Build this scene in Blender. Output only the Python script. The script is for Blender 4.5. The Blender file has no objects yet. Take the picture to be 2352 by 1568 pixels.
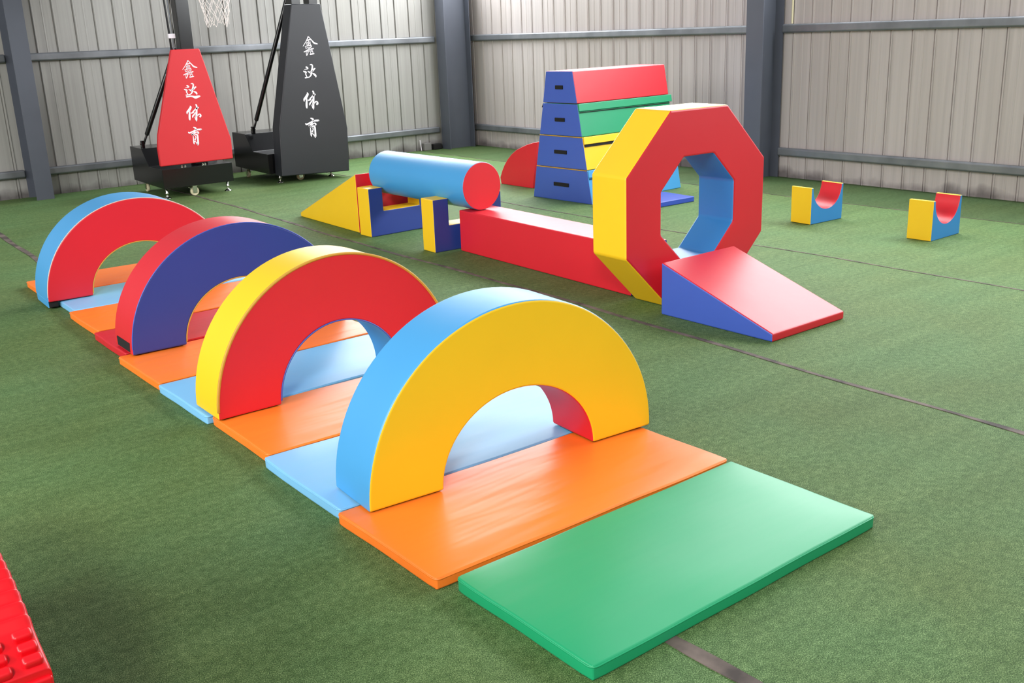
import bpy, bmesh, math, random
from mathutils import Vector, Matrix, noise
random.seed(7)
scene = bpy.context.scene
COL = scene.collection
PI = math.pi

# ------------------------------------------------------------------ helpers
def link(o, parent=None):
    COL.objects.link(o)
    if parent is not None:
        o.parent = parent
    return o

def tag(o, label=None, cat=None, group=None, kind=None):
    if label: o['label'] = label
    if cat: o['category'] = cat
    if group: o['group'] = group
    if kind: o['kind'] = kind
    return o

def thing(name, label, cat, loc=(0, 0, 0), rot=0.0, group=None):
    o = bpy.data.objects.new(name, None)
    o.empty_display_size = 0.1
    o.location = loc
    o.rotation_euler = (0, 0, rot)
    link(o)
    return tag(o, label, cat, group)

def mesh_obj(name, bm, mat, parent=None, smooth=False, wn=False):
    bmesh.ops.recalc_face_normals(bm, faces=bm.faces)
    return raw_obj(name, bm, mat, parent, smooth, wn)

def raw_obj(name, bm, mat, parent=None, smooth=False, wn=False):
    me = bpy.data.meshes.new(name)
    if smooth:
        for f in bm.faces:
            f.smooth = True
    bm.to_mesh(me)
    bm.free()
    me.materials.append(mat)
    o = bpy.data.objects.new(name, me)
    link(o, parent)
    if wn:
        m = o.modifiers.new('normals', 'WEIGHTED_NORMAL')
        m.weight = 80
        m.keep_sharp = False
    return o

def add_box(bm, c, s, rot=None):
    m = Matrix.Translation(Vector(c))
    if rot is not None:
        m = m @ rot
    m = m @ Matrix.Diagonal((s[0], s[1], s[2], 1))
    return bmesh.ops.create_cube(bm, size=1.0, matrix=m)['verts']

def bevel_sharp(bm, off, seg=3, ang=0.45):
    bmesh.ops.recalc_face_normals(bm, faces=bm.faces)
    ed = [e for e in bm.edges if len(e.link_faces) == 2 and e.calc_face_angle(0) > ang]
    if ed and off > 0:
        bmesh.ops.bevel(bm, geom=ed, offset=off, segments=seg, profile=0.5, affect='EDGES',
                        clamp_overlap=True, material=-1)

def box_obj(name, c, s, mat, parent=None, bev=0.0, rot=None, seg=2):
    bm = bmesh.new()
    add_box(bm, c, s, rot)
    if bev: bevel_sharp(bm, bev, seg)
    return mesh_obj(name, bm, mat, parent, smooth=bool(bev), wn=bool(bev))

def add_tube(bm, pts, r, n=10, cap=True):
    pts = [Vector(p) for p in pts]
    rings = []
    up = Vector((0, 0, 1))
    for i, p in enumerate(pts):
        t = (pts[min(i + 1, len(pts) - 1)] - pts[max(i - 1, 0)]).normalized()
        a = t.cross(up)
        if a.length < 1e-3: a = t.cross(Vector((1, 0, 0)))
        a.normalize()
        b = t.cross(a).normalized()
        rr = r[i] if isinstance(r, (list, tuple)) else r
        rings.append([bm.verts.new(p + (a * math.cos(k * 2 * PI / n) + b * math.sin(k * 2 * PI / n)) * rr) for k in range(n)])
    for i in range(len(rings) - 1):
        for k in range(n):
            bm.faces.new((rings[i][k], rings[i][(k + 1) % n], rings[i + 1][(k + 1) % n], rings[i + 1][k]))
    if cap:
        bm.faces.new(rings[0][::-1])
        bm.faces.new(rings[-1])

def tube_obj(name, pts, r, mat, parent=None, n=10):
    bm = bmesh.new()
    add_tube(bm, pts, r, n)
    return mesh_obj(name, bm, mat, parent, smooth=True, wn=True)

def add_lathe(bm, prof, c=(0, 0, 0), n=24, axis='Z'):
    """prof: list of (radius, height)"""
    c = Vector(c)
    rings = []
    for r, h in prof:
        ring = []
        for k in range(n):
            a = k * 2 * PI / n
            x, y = r * math.cos(a), r * math.sin(a)
            v = {'Z': (x, y, h), 'X': (h, x, y), 'Y': (x, h, y)}[axis]
            ring.append(bm.verts.new(c + Vector(v)))
        rings.append(ring)
    for i in range(len(rings) - 1):
        for k in range(n):
            bm.faces.new((rings[i][k], rings[i][(k + 1) % n], rings[i + 1][(k + 1) % n], rings[i + 1][k]))
    bm.faces.new(rings[0][::-1])
    bm.faces.new(rings[-1])

# ------------------------------------------------------------------ materials
def srgb(r, g, b):
    f = lambda c: (c / 255 / 12.92) if c / 255 <= 0.04045 else ((c / 255 + 0.055) / 1.055) ** 2.4
    return (f(r), f(g), f(b), 1.0)

def new_mat(name):
    m = bpy.data.materials.new(name)
    m.use_nodes = True
    nt = m.node_tree
    return m, nt, nt.nodes['Principled BSDF']

def vinyl(name, rgb, rough=0.43, wrinkle=0.0, spec=0.6, grain=0.06):
    """coated vinyl cover: leather grain, faint tone drift and soft wrinkles"""
    m, nt, b = new_mat(name)
    N, L = nt.nodes, nt.links
    co = N.new('ShaderNodeTexCoord')
    n1 = N.new('ShaderNodeTexNoise'); n1.inputs['Scale'].default_value = 3.0; n1.inputs['Detail'].default_value = 3
    L.new(co.outputs['Object'], n1.inputs['Vector'])
    hsv = N.new('ShaderNodeHueSaturation')
    hsv.inputs['Color'].default_value = srgb(*rgb)
    mr = N.new('ShaderNodeMapRange')
    mr.inputs['To Min'].default_value = 0.95; mr.inputs['To Max'].default_value = 1.05
    L.new(n1.outputs['Fac'], mr.inputs['Value'])
    L.new(mr.outputs['Result'], hsv.inputs['Value'])
    L.new(hsv.outputs['Color'], b.inputs['Base Color'])
    b.inputs['Roughness'].default_value = rough
    b.inputs['Specular IOR Level'].default_value = spec
    n2 = N.new('ShaderNodeTexNoise'); n2.inputs['Scale'].default_value = 420.0; n2.inputs['Detail'].default_value = 1
    L.new(co.outputs['Object'], n2.inputs['Vector'])
    bp = N.new('ShaderNodeBump'); bp.inputs['Strength'].default_value = grain; bp.inputs['Distance'].default_value = 0.001
    L.new(n2.outputs['Fac'], bp.inputs['Height'])
    bp2 = N.new('ShaderNodeBump'); bp2.inputs['Strength'].default_value = 0.35; bp2.inputs['Distance'].default_value = 0.004 + wrinkle
    n3 = N.new('ShaderNodeTexNoise'); n3.inputs['Scale'].default_value = 5.0; n3.inputs['Detail'].default_value = 2
    mp = N.new('ShaderNodeMapping'); mp.inputs['Scale'].default_value = (0.35, 1.9, 1.0) if wrinkle else (1, 1, 1)
    mp.inputs['Rotation'].default_value = (0, 0, -0.25)
    L.new(co.outputs['Object'], mp.inputs['Vector'])
    L.new(mp.outputs['Vector'], n3.inputs['Vector'])
    L.new(n3.outputs['Fac'], bp2.inputs['Height'])
    L.new(bp.outputs['Normal'], bp2.inputs['Normal'])
    L.new(bp2.outputs['Normal'], b.inputs['Normal'])
    return m

def plain(name, rgb, rough=0.5, metal=0.0, spec=0.5, noise_amt=0.08, scale=30):
    m, nt, b = new_mat(name)
    N, L = nt.nodes, nt.links
    co = N.new('ShaderNodeTexCoord')
    n1 = N.new('ShaderNodeTexNoise'); n1.inputs['Scale'].default_value = scale; n1.inputs['Detail'].default_value = 3
    L.new(co.outputs['Object'], n1.inputs['Vector'])
    hsv = N.new('ShaderNodeHueSaturation'); hsv.inputs['Color'].default_value = srgb(*rgb)
    mr = N.new('ShaderNodeMapRange')
    mr.inputs['To Min'].default_value = 1 - noise_amt; mr.inputs['To Max'].default_value = 1 + noise_amt
    L.new(n1.outputs['Fac'], mr.inputs['Value']); L.new(mr.outputs['Result'], hsv.inputs['Value'])
    L.new(hsv.outputs['Color'], b.inputs['Base Color'])
    b.inputs['Roughness'].default_value = rough
    b.inputs['Metallic'].default_value = metal
    b.inputs['Specular IOR Level'].default_value = spec
    return m

M = {
    'yellow': vinyl('yellow_vinyl', (249, 200, 28)),
    'red': vinyl('red_vinyl', (212, 30, 46)),
    'sky': vinyl('sky_blue_vinyl', (70, 156, 214)),
    'blue': vinyl('mid_blue_vinyl', (52, 132, 196)),
    'royal': vinyl('royal_blue_vinyl', (62, 92, 184)),
    'navy': vinyl('navy_blue_vinyl', (44, 64, 142)),
    'green': vinyl('green_vinyl', (30, 150, 104)),
    'mat_green': vinyl('mat_green_vinyl', (24, 160, 106), rough=0.42, wrinkle=0.003),
    'mat_orange': vinyl('mat_orange_vinyl', (255, 128, 40), rough=0.40, wrinkle=0.016),
    'mat_blue': vinyl('mat_pale_blue_vinyl', (126, 192, 236), rough=0.42, wrinkle=0.004),
    'mat_red': vinyl('mat_red_vinyl', (205, 28, 44), wrinkle=0.006),
    'mat_royal': vinyl('mat_royal_vinyl', (50, 78, 180), wrinkle=0.006),
    'black_vinyl': vinyl('black_vinyl', (26, 28, 36), rough=0.5),
    'red_pad': vinyl('scarlet_pad_vinyl', (208, 28, 40), rough=0.55),
    'velcro': plain('black_velcro', (22, 20, 20), rough=0.95, scale=300, noise_amt=0.3),
    'piping_y': plain('yellow_piping', (200, 150, 52), rough=0.6),
    'piping_pale': plain('pale_piping', (225, 205, 190), rough=0.6),
    'black_steel': plain('black_painted_steel', (16, 16, 18), rough=0.22),
    'chrome': plain('chrome', (215, 215, 210), rough=0.18, metal=1.0),
    'cream': plain('cream_caster_rubber', (214, 205, 170), rough=0.6),
    'white': plain('white_print', (238, 232, 240), rough=0.6, noise_amt=0.02),
    'net': plain('white_net_cord', (232, 222, 220), rough=0.8),
    'column': plain('grey_blue_steel_paint', (82, 86, 97), rough=0.5, scale=6, noise_amt=0.10),
    'plastic_red': plain('red_moulded_plastic', (226, 12, 28), rough=0.38, scale=4, noise_amt=0.03),
    'hoop': plain('orange_hoop_paint', (210, 80, 20), rough=0.4),
    'board': plain('white_backboard', (225, 228, 230), rough=0.2),
    'socket': plain('grey_plastic_box', (120, 118, 116), rough=0.6),
}

# turf
def turf_mat():
    m, nt, b = new_mat('artificial_turf')
    N, L = nt.nodes, nt.links
    co = N.new('ShaderNodeTexCoord')
    def nz(scale, detail, rough=0.6, vec=None):
        n = N.new('ShaderNodeTexNoise'); n.inputs['Scale'].default_value = scale
        n.inputs['Detail'].default_value = detail; n.inputs['Roughness'].default_value = rough
        L.new(vec or co.outputs['Object'], n.inputs['Vector']); return n
    mp = N.new('ShaderNodeMapping'); mp.inputs['Rotation'].default_value = (0, 0, 0.5); mp.inputs['Scale'].default_value = (1, 0.75, 1)
    L.new(co.outputs['Object'], mp.inputs['Vector'])
    fine = nz(360, 4, 0.85, mp.outputs['Vector'])
    mid = nz(38, 4, 0.65)
    big = nz(1.1, 4, 0.6)
    mp2 = N.new('ShaderNodeMapping'); mp2.inputs['Rotation'].default_value = (0, 0, -0.25); mp2.inputs['Scale'].default_value = (0.7, 5.0, 1)
    L.new(co.outputs['Object'], mp2.inputs['Vector'])
    cross = nz(1.6, 3, 0.6, mp2.outputs['Vector'])
    ramp = N.new('ShaderNodeValToRGB')
    e = ramp.color_ramp.elements
    e[0].position = 0.36; e[0].color = srgb(20, 36, 12)
    e[1].position = 0.66; e[1].color = srgb(184, 212, 150)
    k = e.new(0.5); k.color = srgb(74, 109, 56)
    mix = N.new('ShaderNodeMath'); mix.operation = 'MULTIPLY_ADD'
    mix.inputs[1].default_value = 0.86
    s2 = N.new('ShaderNodeMath'); s2.operation = 'MULTIPLY'; s2.inputs[1].default_value = 0.14
    L.new(mid.outputs['Fac'], s2.inputs[0])
    L.new(fine.outputs['Fac'], mix.inputs[0]); L.new(s2.outputs[0], mix.inputs[2])
    cr_ = N.new('ShaderNodeMapRange'); cr_.inputs['To Min'].default_value = -0.025; cr_.inputs['To Max'].default_value = 0.025
    L.new(cross.outputs['Fac'], cr_.inputs['Value'])
    tot = N.new('ShaderNodeMath'); tot.operation = 'ADD'
    L.new(mix.outputs[0], tot.inputs[0]); L.new(cr_.outputs['Result'], tot.inputs[1])
    L.new(tot.outputs[0], ramp.inputs['Fac'])
    # worn, browner patches
    mx = N.new('ShaderNodeMixRGB'); mx.blend_type = 'MULTIPLY'
    r2 = N.new('ShaderNodeValToRGB'); r2.color_ramp.elements[0].position = 0.35; r2.color_ramp.elements[0].color = (1.0, 0.90, 0.80, 1)
    r2.color_ramp.elements[1].position = 0.65; r2.color_ramp.elements[1].color = (0.96, 1.0, 1.0, 1)
    L.new(big.outputs['Fac'], r2.inputs['Fac'])
    mx.inputs['Fac'].default_value = 1.0
    L.new(ramp.outputs['Color'], mx.inputs['Color1']); L.new(r2.outputs['Color'], mx.inputs['Color2'])
    # the roll along the right wall is darker than the others
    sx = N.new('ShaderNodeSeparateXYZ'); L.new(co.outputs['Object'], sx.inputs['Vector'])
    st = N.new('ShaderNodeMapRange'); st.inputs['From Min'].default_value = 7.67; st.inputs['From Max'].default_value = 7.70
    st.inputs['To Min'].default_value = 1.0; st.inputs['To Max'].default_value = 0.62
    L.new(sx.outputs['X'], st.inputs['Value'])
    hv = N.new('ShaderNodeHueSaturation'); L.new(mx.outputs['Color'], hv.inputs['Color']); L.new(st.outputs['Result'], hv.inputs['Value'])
    L.new(hv.outputs['Color'], b.inputs['Base Color'])
    b.inputs['Roughness'].default_value = 0.7
    b.inputs['Specular IOR Level'].default_value = 0.25
    b.inputs['Sheen Weight'].default_value = 0.0
    bp = N.new('ShaderNodeBump'); bp.inputs['Strength'].default_value = 0.55; bp.inputs['Distance'].default_value = 0.006
    L.new(mix.outputs[0], bp.inputs['Height'])
    L.new(bp.outputs['Normal'], b.inputs['Normal'])
    return m
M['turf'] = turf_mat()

def wall_mat(name, rgb, axis):
    """painted profiled steel sheet: vertical scuffs, mud splashes along the foot"""
    m, nt, b = new_mat(name)
    N, L = nt.nodes, nt.links
    co = N.new('ShaderNodeTexCoord')
    def nz(sc, scale, detail):
        mp = N.new('ShaderNodeMapping'); mp.inputs['Scale'].default_value = sc
        L.new(co.outputs['Object'], mp.inputs['Vector'])
        n = N.new('ShaderNodeTexNoise'); n.inputs['Scale'].default_value = scale; n.inputs['Detail'].default_value = detail
        L.new(mp.outputs['Vector'], n.inputs['Vector']); return n
    streak = nz((1, 1, 0.02), 28, 4)
    drift = nz((1, 1, 0.15), 1.3, 2)
    r = N.new('ShaderNodeValToRGB')
    r.color_ramp.elements[0].position = 0.3; r.color_ramp.elements[0].color = srgb(*[c * 0.95 for c in rgb])
    r.color_ramp.elements[1].position = 0.7; r.color_ramp.elements[1].color = srgb(*[min(255, c * 1.03) for c in rgb])
    L.new(streak.outputs['Fac'], r.inputs['Fac'])
    r2 = N.new('ShaderNodeValToRGB')
    r2.color_ramp.elements[0].position = 0.35; r2.color_ramp.elements[0].color = (0.94, 0.93, 0.91, 1)
    r2.color_ramp.elements[1].position = 0.65; r2.color_ramp.elements[1].color = (1, 1, 1, 1)
    L.new(drift.outputs['Fac'], r2.inputs['Fac'])
    mx = N.new('ShaderNodeMixRGB'); mx.blend_type = 'MULTIPLY'; mx.inputs['Fac'].default_value = 1
    L.new(r.outputs['Color'], mx.inputs['Color1']); L.new(r2.outputs['Color'], mx.inputs['Color2'])
    # mud at the foot of the sheet
    sx = N.new('ShaderNodeSeparateXYZ'); L.new(co.outputs['Object'], sx.inputs['Vector'])
    blot = nz((1, 1, 0.8), 3.2, 4)
    h = N.new('ShaderNodeMapRange'); h.inputs['From Min'].default_value = 0.02; h.inputs['From Max'].default_value = 0.20
    h.inputs['To Min'].default_value = 0.60; h.inputs['To Max'].default_value = 0.0
    L.new(sx.outputs['Z'], h.inputs['Value'])
    ad = N.new('ShaderNodeMath'); ad.operation = 'ADD'; L.new(h.outputs['Result'], ad.inputs[0]); L.new(blot.outputs['Fac'], ad.inputs[1])
    th = N.new('ShaderNodeMapRange'); th.inputs['From Min'].default_value = 0.86; th.inputs['From Max'].default_value = 1.15
    th.inputs['To Max'].default_value = 0.75
    L.new(ad.outputs[0], th.inputs['Value'])
    mud = N.new('ShaderNodeMixRGB'); mud.inputs['Color2'].default_value = srgb(74, 66, 68)
    L.new(th.outputs['Result'], mud.inputs['Fac']); L.new(mx.outputs['Color'], mud.inputs['Color1'])
    L.new(mud.outputs['Color'], b.inputs['Base Color'])
    b.inputs['Roughness'].default_value = 0.5
    b.inputs['Specular IOR Level'].default_value = 0.4
    wv = nz((1, 1, 0.0), 55, 1)
    bp = N.new('ShaderNodeBump'); bp.inputs['Strength'].default_value = 0.35; bp.inputs['Distance'].default_value = 0.002
    L.new(wv.outputs['Fac'], bp.inputs['Height']); L.new(bp.outputs['Normal'], b.inputs['Normal'])
    return m
M['wall_back'] = wall_mat('grey_profiled_sheet', (164, 162, 159), 'x')
M['wall_right'] = wall_mat('beige_grey_profiled_sheet', (180, 172, 170), 'y')

def galv_mat():
    m, nt, b = new_mat('galvanised_steel')
    N, L = nt.nodes, nt.links
    co = N.new('ShaderNodeTexCoord')
    n = N.new('ShaderNodeTexNoise'); n.inputs['Scale'].default_value = 4; n.inputs['Detail'].default_value = 5
    L.new(co.outputs['Object'], n.inputs['Vector'])
    r = N.new('ShaderNodeValToRGB')
    r.color_ramp.elements[0].position = 0.3; r.color_ramp.elements[0].color = srgb(112, 115, 120)
    r.color_ramp.elements[1].position = 0.7; r.color_ramp.elements[1].color = srgb(138, 141, 146)
    L.new(n.outputs['Fac'], r.inputs['Fac']); L.new(r.outputs['Color'], b.inputs['Base Color'])
    b.inputs['Metallic'].default_value = 0.6; b.inputs['Roughness'].default_value = 0.45
    return m
M['galv'] = galv_mat()

def seam_mat():
    m, nt, b = new_mat('turf_joint_tape')
    N, L = nt.nodes, nt.links
    co = N.new('ShaderNodeTexCoord')
    n = N.new('ShaderNodeTexNoise'); n.inputs['Scale'].default_value = 7; n.inputs['Detail'].default_value = 6
    L.new(co.outputs['Object'], n.inputs['Vector'])
    r = N.new('ShaderNodeValToRGB')
    r.color_ramp.elements[0].position = 0.35; r.color_ramp.elements[0].color = srgb(62, 54, 50)
    r.color_ramp.elements[1].position = 0.68; r.color_ramp.elements[1].color = srgb(122, 108, 100)
    L.new(n.outputs['Fac'], r.inputs['Fac']); L.new(r.outputs['Color'], b.inputs['Base Color'])
    b.inputs['Roughness'].default_value = 0.8
    return m
M['seam'] = seam_mat()
BLACK_TEXT = [[[(5.406,1.5565,0.0121),(5.3999,1.5398,0.0095),(5.3692,1.4959,0.0065),(5.3347,1.4559,0.0056)],[(5.406,1.5565,0.0121),(5.4257,1.537,0.0082),(5.4491,1.5118,0.0109),(5.4727,1.4864,0.0157),(5.5067,1.4757,0.0105),(5.5144,1.4739,0.0044)],[(5.3858,1.5095,0.0043),(5.3976,1.5181,0.0078),(5.4241,1.5221,0.0078),(5.4298,1.5143,0.0052)],[(5.3797,1.4925,0.0069),(5.4304,1.4993,0.0069)],[(5.4062,1.5171,0.0087),(5.402,1.457,0.0087)],[(5.3824,1.4897,0.006),(5.3863,1.4614,0.0061)],[(5.4238,1.4984,0.0069),(5.4261,1.4674,0.0069)],[(5.3759,1.4776,0.0052),(5.4288,1.4843,0.0052)],[(5.3693,1.4564,0.0086),(5.4397,1.4639,0.0104)],[(5.3609,1.4586,0.0052),(5.371,1.4319,0.0078)],[(5.3624,1.4322,0.0069),(5.4025,1.4419,0.0078)],[(5.369,1.4131,0.0061),(5.4005,1.4231,0.0061)],[(5.339,1.3955,0.0095),(5.3684,1.4075,0.0086),(5.3952,1.4139,0.0078)],[(5.3662,1.3944,0.0061),(5.3693,1.3546,0.0069)],[(5.4017,1.4344,0.0052),(5.3908,1.3933,0.0078),(5.3719,1.3582,0.0069)],[(5.3652,1.3974,0.0052),(5.3895,1.4009,0.0052)],[(5.4065,1.438,0.0069),(5.4428,1.4517,0.0087)],[(5.4254,1.4523,0.0061),(5.4309,1.4219,0.0061)],[(5.4132,1.4189,0.0087),(5.4624,1.4301,0.0113)],[(5.4025,1.4004,0.0061),(5.4471,1.4091,0.0061)],[(5.4396,1.4216,0.0052),(5.4487,1.3833,0.007)],[(5.4145,1.3904,0.0052),(5.4505,1.4003,0.0052)],[(5.408,1.3699,0.013),(5.4633,1.3762,0.0131)],[(5.4191,1.3921,0.0052),(5.4201,1.3694,0.0061)],[(5.4108,1.4378,0.0061),(5.4112,1.4,0.0061)]],
[[(5.3442,1.242,0.013),(5.3627,1.2316,0.0156),(5.3659,1.22,0.0113),(5.3238,1.2138,0.0026)],[(5.3093,1.2001,0.0043),(5.3236,1.191,0.0147),(5.3447,1.1849,0.013),(5.3362,1.1663,0.0121),(5.3499,1.1312,0.0096)],[(5.323,1.1251,0.013),(5.3518,1.1284,0.0078),(5.3783,1.1308,0.0105)],[(5.3962,1.2585,0.0061),(5.414,1.2614,0.0122),(5.4259,1.2494,0.0149),(5.4203,1.2172,0.0175),(5.408,1.1835,0.021),(5.4004,1.1533,0.0149),(5.3783,1.1315,0.0105)],[(5.4581,1.221,0.0132),(5.4392,1.2086,0.0149),(5.4145,1.1831,0.0131)],[(5.363,1.1935,0.0043),(5.3796,1.185,0.0131),(5.4002,1.1724,0.0175)],[(5.4182,1.1684,0.0061),(5.4424,1.1548,0.0193),(5.4561,1.1387,0.0176),(5.4558,1.1233,0.0053)]],
[[(5.3306,0.9703,0.0056),(5.3382,0.9532,0.0216),(5.3159,0.9215,0.0272),(5.2899,0.8983,0.0187),(5.2884,0.8755,0.0066)],[(5.3217,0.9086,0.0141),(5.315,0.8591,0.0216),(5.312,0.8175,0.0198),(5.3149,0.8006,0.0056)],[(5.398,0.9805,0.0161),(5.4107,0.9651,0.0161),(5.4042,0.9029,0.0199),(5.3948,0.8366,0.0209),(5.3937,0.8031,0.0161),(5.3925,0.7822,0.0038)],[(5.4324,0.9449,0.0171),(5.4077,0.9361,0.0142),(5.3715,0.9093,0.0142),(5.3603,0.8934,0.0198),(5.333,0.882,0.0056)],[(5.3938,0.8953,0.0076),(5.3719,0.8676,0.0142),(5.3532,0.848,0.0161),(5.3498,0.8294,0.0076)],[(5.4024,0.8403,0.0095),(5.424,0.8639,0.0124),(5.443,0.8625,0.0143),(5.4484,0.8454,0.0191),(5.4326,0.8318,0.0171)],[(5.3735,0.8382,0.0066),(5.3834,0.7955,0.0066)]],
[[(5.344,0.6942,0.0104),(5.3713,0.6807,0.019),(5.3715,0.6595,0.019)],[(5.2778,0.6441,0.0085),(5.2896,0.6304,0.016),(5.3339,0.6436,0.0152),(5.3787,0.6602,0.0162),(5.4365,0.6606,0.0191),(5.4396,0.654,0.0086)],[(5.3675,0.6451,0.0105),(5.3364,0.6223,0.0142),(5.3146,0.6051,0.0208)],[(5.3153,0.6029,0.017),(5.3452,0.6152,0.0104),(5.3857,0.6351,0.0124),(5.4013,0.6232,0.0201),(5.3929,0.6125,0.0114)],[(5.3333,0.593,0.0076),(5.3336,0.5506,0.0123),(5.3344,0.5123,0.0152),(5.3381,0.4928,0.0048)],[(5.343,0.5942,0.0066),(5.3682,0.6061,0.0124),(5.3863,0.5948,0.0191),(5.3883,0.5458,0.0182),(5.3854,0.4949,0.0201),(5.3787,0.4763,0.0048)],[(5.3618,0.5905,0.0105),(5.3649,0.5648,0.0105),(5.3502,0.5491,0.0105),(5.3636,0.5394,0.0105)],[(5.3433,0.5285,0.0086),(5.3634,0.5139,0.0095),(5.3793,0.4827,0.0115)]]]
RED_TEXT = [[[(4.0366,1.3698,0.0105),(4.0308,1.3553,0.0083),(4.0032,1.3172,0.0056),(3.9723,1.2827,0.0049)],[(4.0366,1.3698,0.0105),(4.0531,1.3526,0.0071),(4.0727,1.3302,0.0094),(4.0925,1.3078,0.0136),(4.1216,1.2981,0.0091),(4.1282,1.2964,0.0038)],[(4.0179,1.329,0.0037),(4.0283,1.3364,0.0068),(4.0513,1.3395,0.0068),(4.0561,1.3327,0.0045)],[(4.0122,1.3142,0.006),(4.0562,1.3195,0.006)],[(4.0357,1.3354,0.0075),(4.0305,1.2829,0.0075)],[(4.0145,1.3117,0.0052),(4.0171,1.2869,0.0053)],[(4.0504,1.3188,0.006),(4.0517,1.2917,0.006)],[(4.0085,1.3012,0.0045),(4.0544,1.3064,0.0045)],[(4.0023,1.2828,0.0075),(4.0634,1.2885,0.0091)],[(3.995,1.2848,0.0045),(4.0032,1.2613,0.0067)],[(3.9957,1.2617,0.006),(4.0307,1.2697,0.0068)],[(4.001,1.2449,0.0052),(4.0285,1.2534,0.0053)],[(3.9745,1.2299,0.0082),(4.0003,1.24,0.0075),(4.0236,1.2454,0.0068)],[(3.998,1.2286,0.0053),(3.9997,1.1938,0.006)],[(4.0298,1.2632,0.0045),(4.0193,1.2274,0.0068),(4.002,1.197,0.006)],[(3.9972,1.2313,0.0045),(4.0183,1.2341,0.0045)],[(4.034,1.2663,0.006),(4.0657,1.2778,0.0075)],[(4.0507,1.2786,0.0053),(4.0547,1.252,0.0053)],[(4.0393,1.2495,0.0075),(4.0822,1.2588,0.0098)],[(4.0296,1.2335,0.0053),(4.0684,1.2406,0.0053)],[(4.0622,1.2516,0.0045),(4.0691,1.2181,0.0061)],[(4.0397,1.2247,0.0045),(4.0711,1.2329,0.0045)],[(4.0335,1.2068,0.0113),(4.0816,1.2117,0.0114)],[(4.0437,1.2261,0.0045),(4.0441,1.2062,0.0053)],[(4.0377,1.2661,0.0053),(4.0371,1.2331,0.0053)]],
[[(3.9917,1.1269,0.0113),(4.0078,1.1182,0.0136),(4.0104,1.1087,0.0098),(3.9734,1.1042,0.0023)],[(3.9604,1.0933,0.0037),(3.9728,1.0857,0.0128),(3.9912,1.0805,0.0113),(3.9835,1.0655,0.0105),(3.995,1.0368,0.0083)],[(3.9713,1.0322,0.0113),(3.9966,1.0345,0.0068),(4.0199,1.0361,0.0091)],[(4.0376,1.1396,0.0053),(4.0533,1.1418,0.0106),(4.0636,1.1318,0.0129),(4.0582,1.1058,0.0152),(4.0468,1.0785,0.0182),(4.0397,1.0541,0.0129),(4.02,1.0367,0.0091)],[(4.0915,1.1084,0.0114),(4.0746,1.0985,0.0129),(4.0526,1.0782,0.0114)],[(4.0075,1.0872,0.0038),(4.022,1.0801,0.0113),(4.0399,1.0696,0.0152)],[(4.0556,1.0661,0.0053),(4.0766,1.0548,0.0167),(4.0884,1.0416,0.0152),(4.088,1.0291,0.0046)],[(3.9722,1.0145,0.0139),(4.0166,1.0188,0.0118),(4.044,1.0136,0.0154),(4.071,1.0045,0.0245),(4.1073,1.0113,0.0176),(4.1232,1.0109,0.0049)]],
[[(4.0008,0.9245,0.0048),(4.0071,0.9098,0.0184),(3.9869,0.8828,0.0232),(3.9636,0.8632,0.016),(3.9618,0.8437,0.0056)],[(3.9916,0.8717,0.012),(3.9847,0.8294,0.0184),(3.9812,0.7938,0.0168),(3.9834,0.7793,0.0048)],[(4.0601,0.9327,0.0137),(4.0708,0.9194,0.0137),(4.0638,0.8662,0.017),(4.0542,0.8095,0.0178),(4.0525,0.7809,0.0137),(4.051,0.763,0.0032)],[(4.0894,0.902,0.0146),(4.0675,0.8946,0.0121),(4.0353,0.872,0.0121),(4.0252,0.8584,0.0169),(4.001,0.8488,0.0048)],[(4.0546,0.8598,0.0065),(4.0347,0.8362,0.0121),(4.0179,0.8196,0.0137),(4.0146,0.8037,0.0064)],[(4.0609,0.8126,0.0081),(4.0803,0.8326,0.0105),(4.0969,0.8314,0.0122),(4.1013,0.8166,0.0162),(4.0872,0.8051,0.0146)],[(4.0356,0.811,0.0056),(4.0433,0.7744,0.0056)]],
[[(4.0068,0.7098,0.0089),(4.0297,0.6981,0.0162),(4.0293,0.6799,0.0162)],[(3.9493,0.6669,0.0072),(3.959,0.6552,0.0136),(3.997,0.6663,0.0129),(4.0355,0.6805,0.0138),(4.0845,0.6806,0.0163),(4.0871,0.6749,0.0073)],[(4.0256,0.6675,0.0089),(3.9986,0.648,0.0121),(3.9796,0.6333,0.0177)],[(3.9802,0.6315,0.0145),(4.0059,0.6419,0.0089),(4.0408,0.6589,0.0105),(4.0537,0.6486,0.017),(4.0464,0.6394,0.0097)],[(3.9953,0.6228,0.0064),(3.9945,0.5864,0.0105),(3.9942,0.5535,0.0129),(3.9969,0.5368,0.004)],[(4.0035,0.6239,0.0056),(4.0252,0.634,0.0105),(4.0403,0.6242,0.0162),(4.0408,0.5821,0.0154),(4.0371,0.5384,0.0171),(4.0309,0.5225,0.0041)],[(4.0194,0.6206,0.0089),(4.0214,0.5985,0.0089),(4.0086,0.5851,0.0089),(4.0197,0.5767,0.0089)],[(4.0021,0.5674,0.0073),(4.0188,0.5548,0.0081),(4.0316,0.5279,0.0097)]]]

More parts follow.
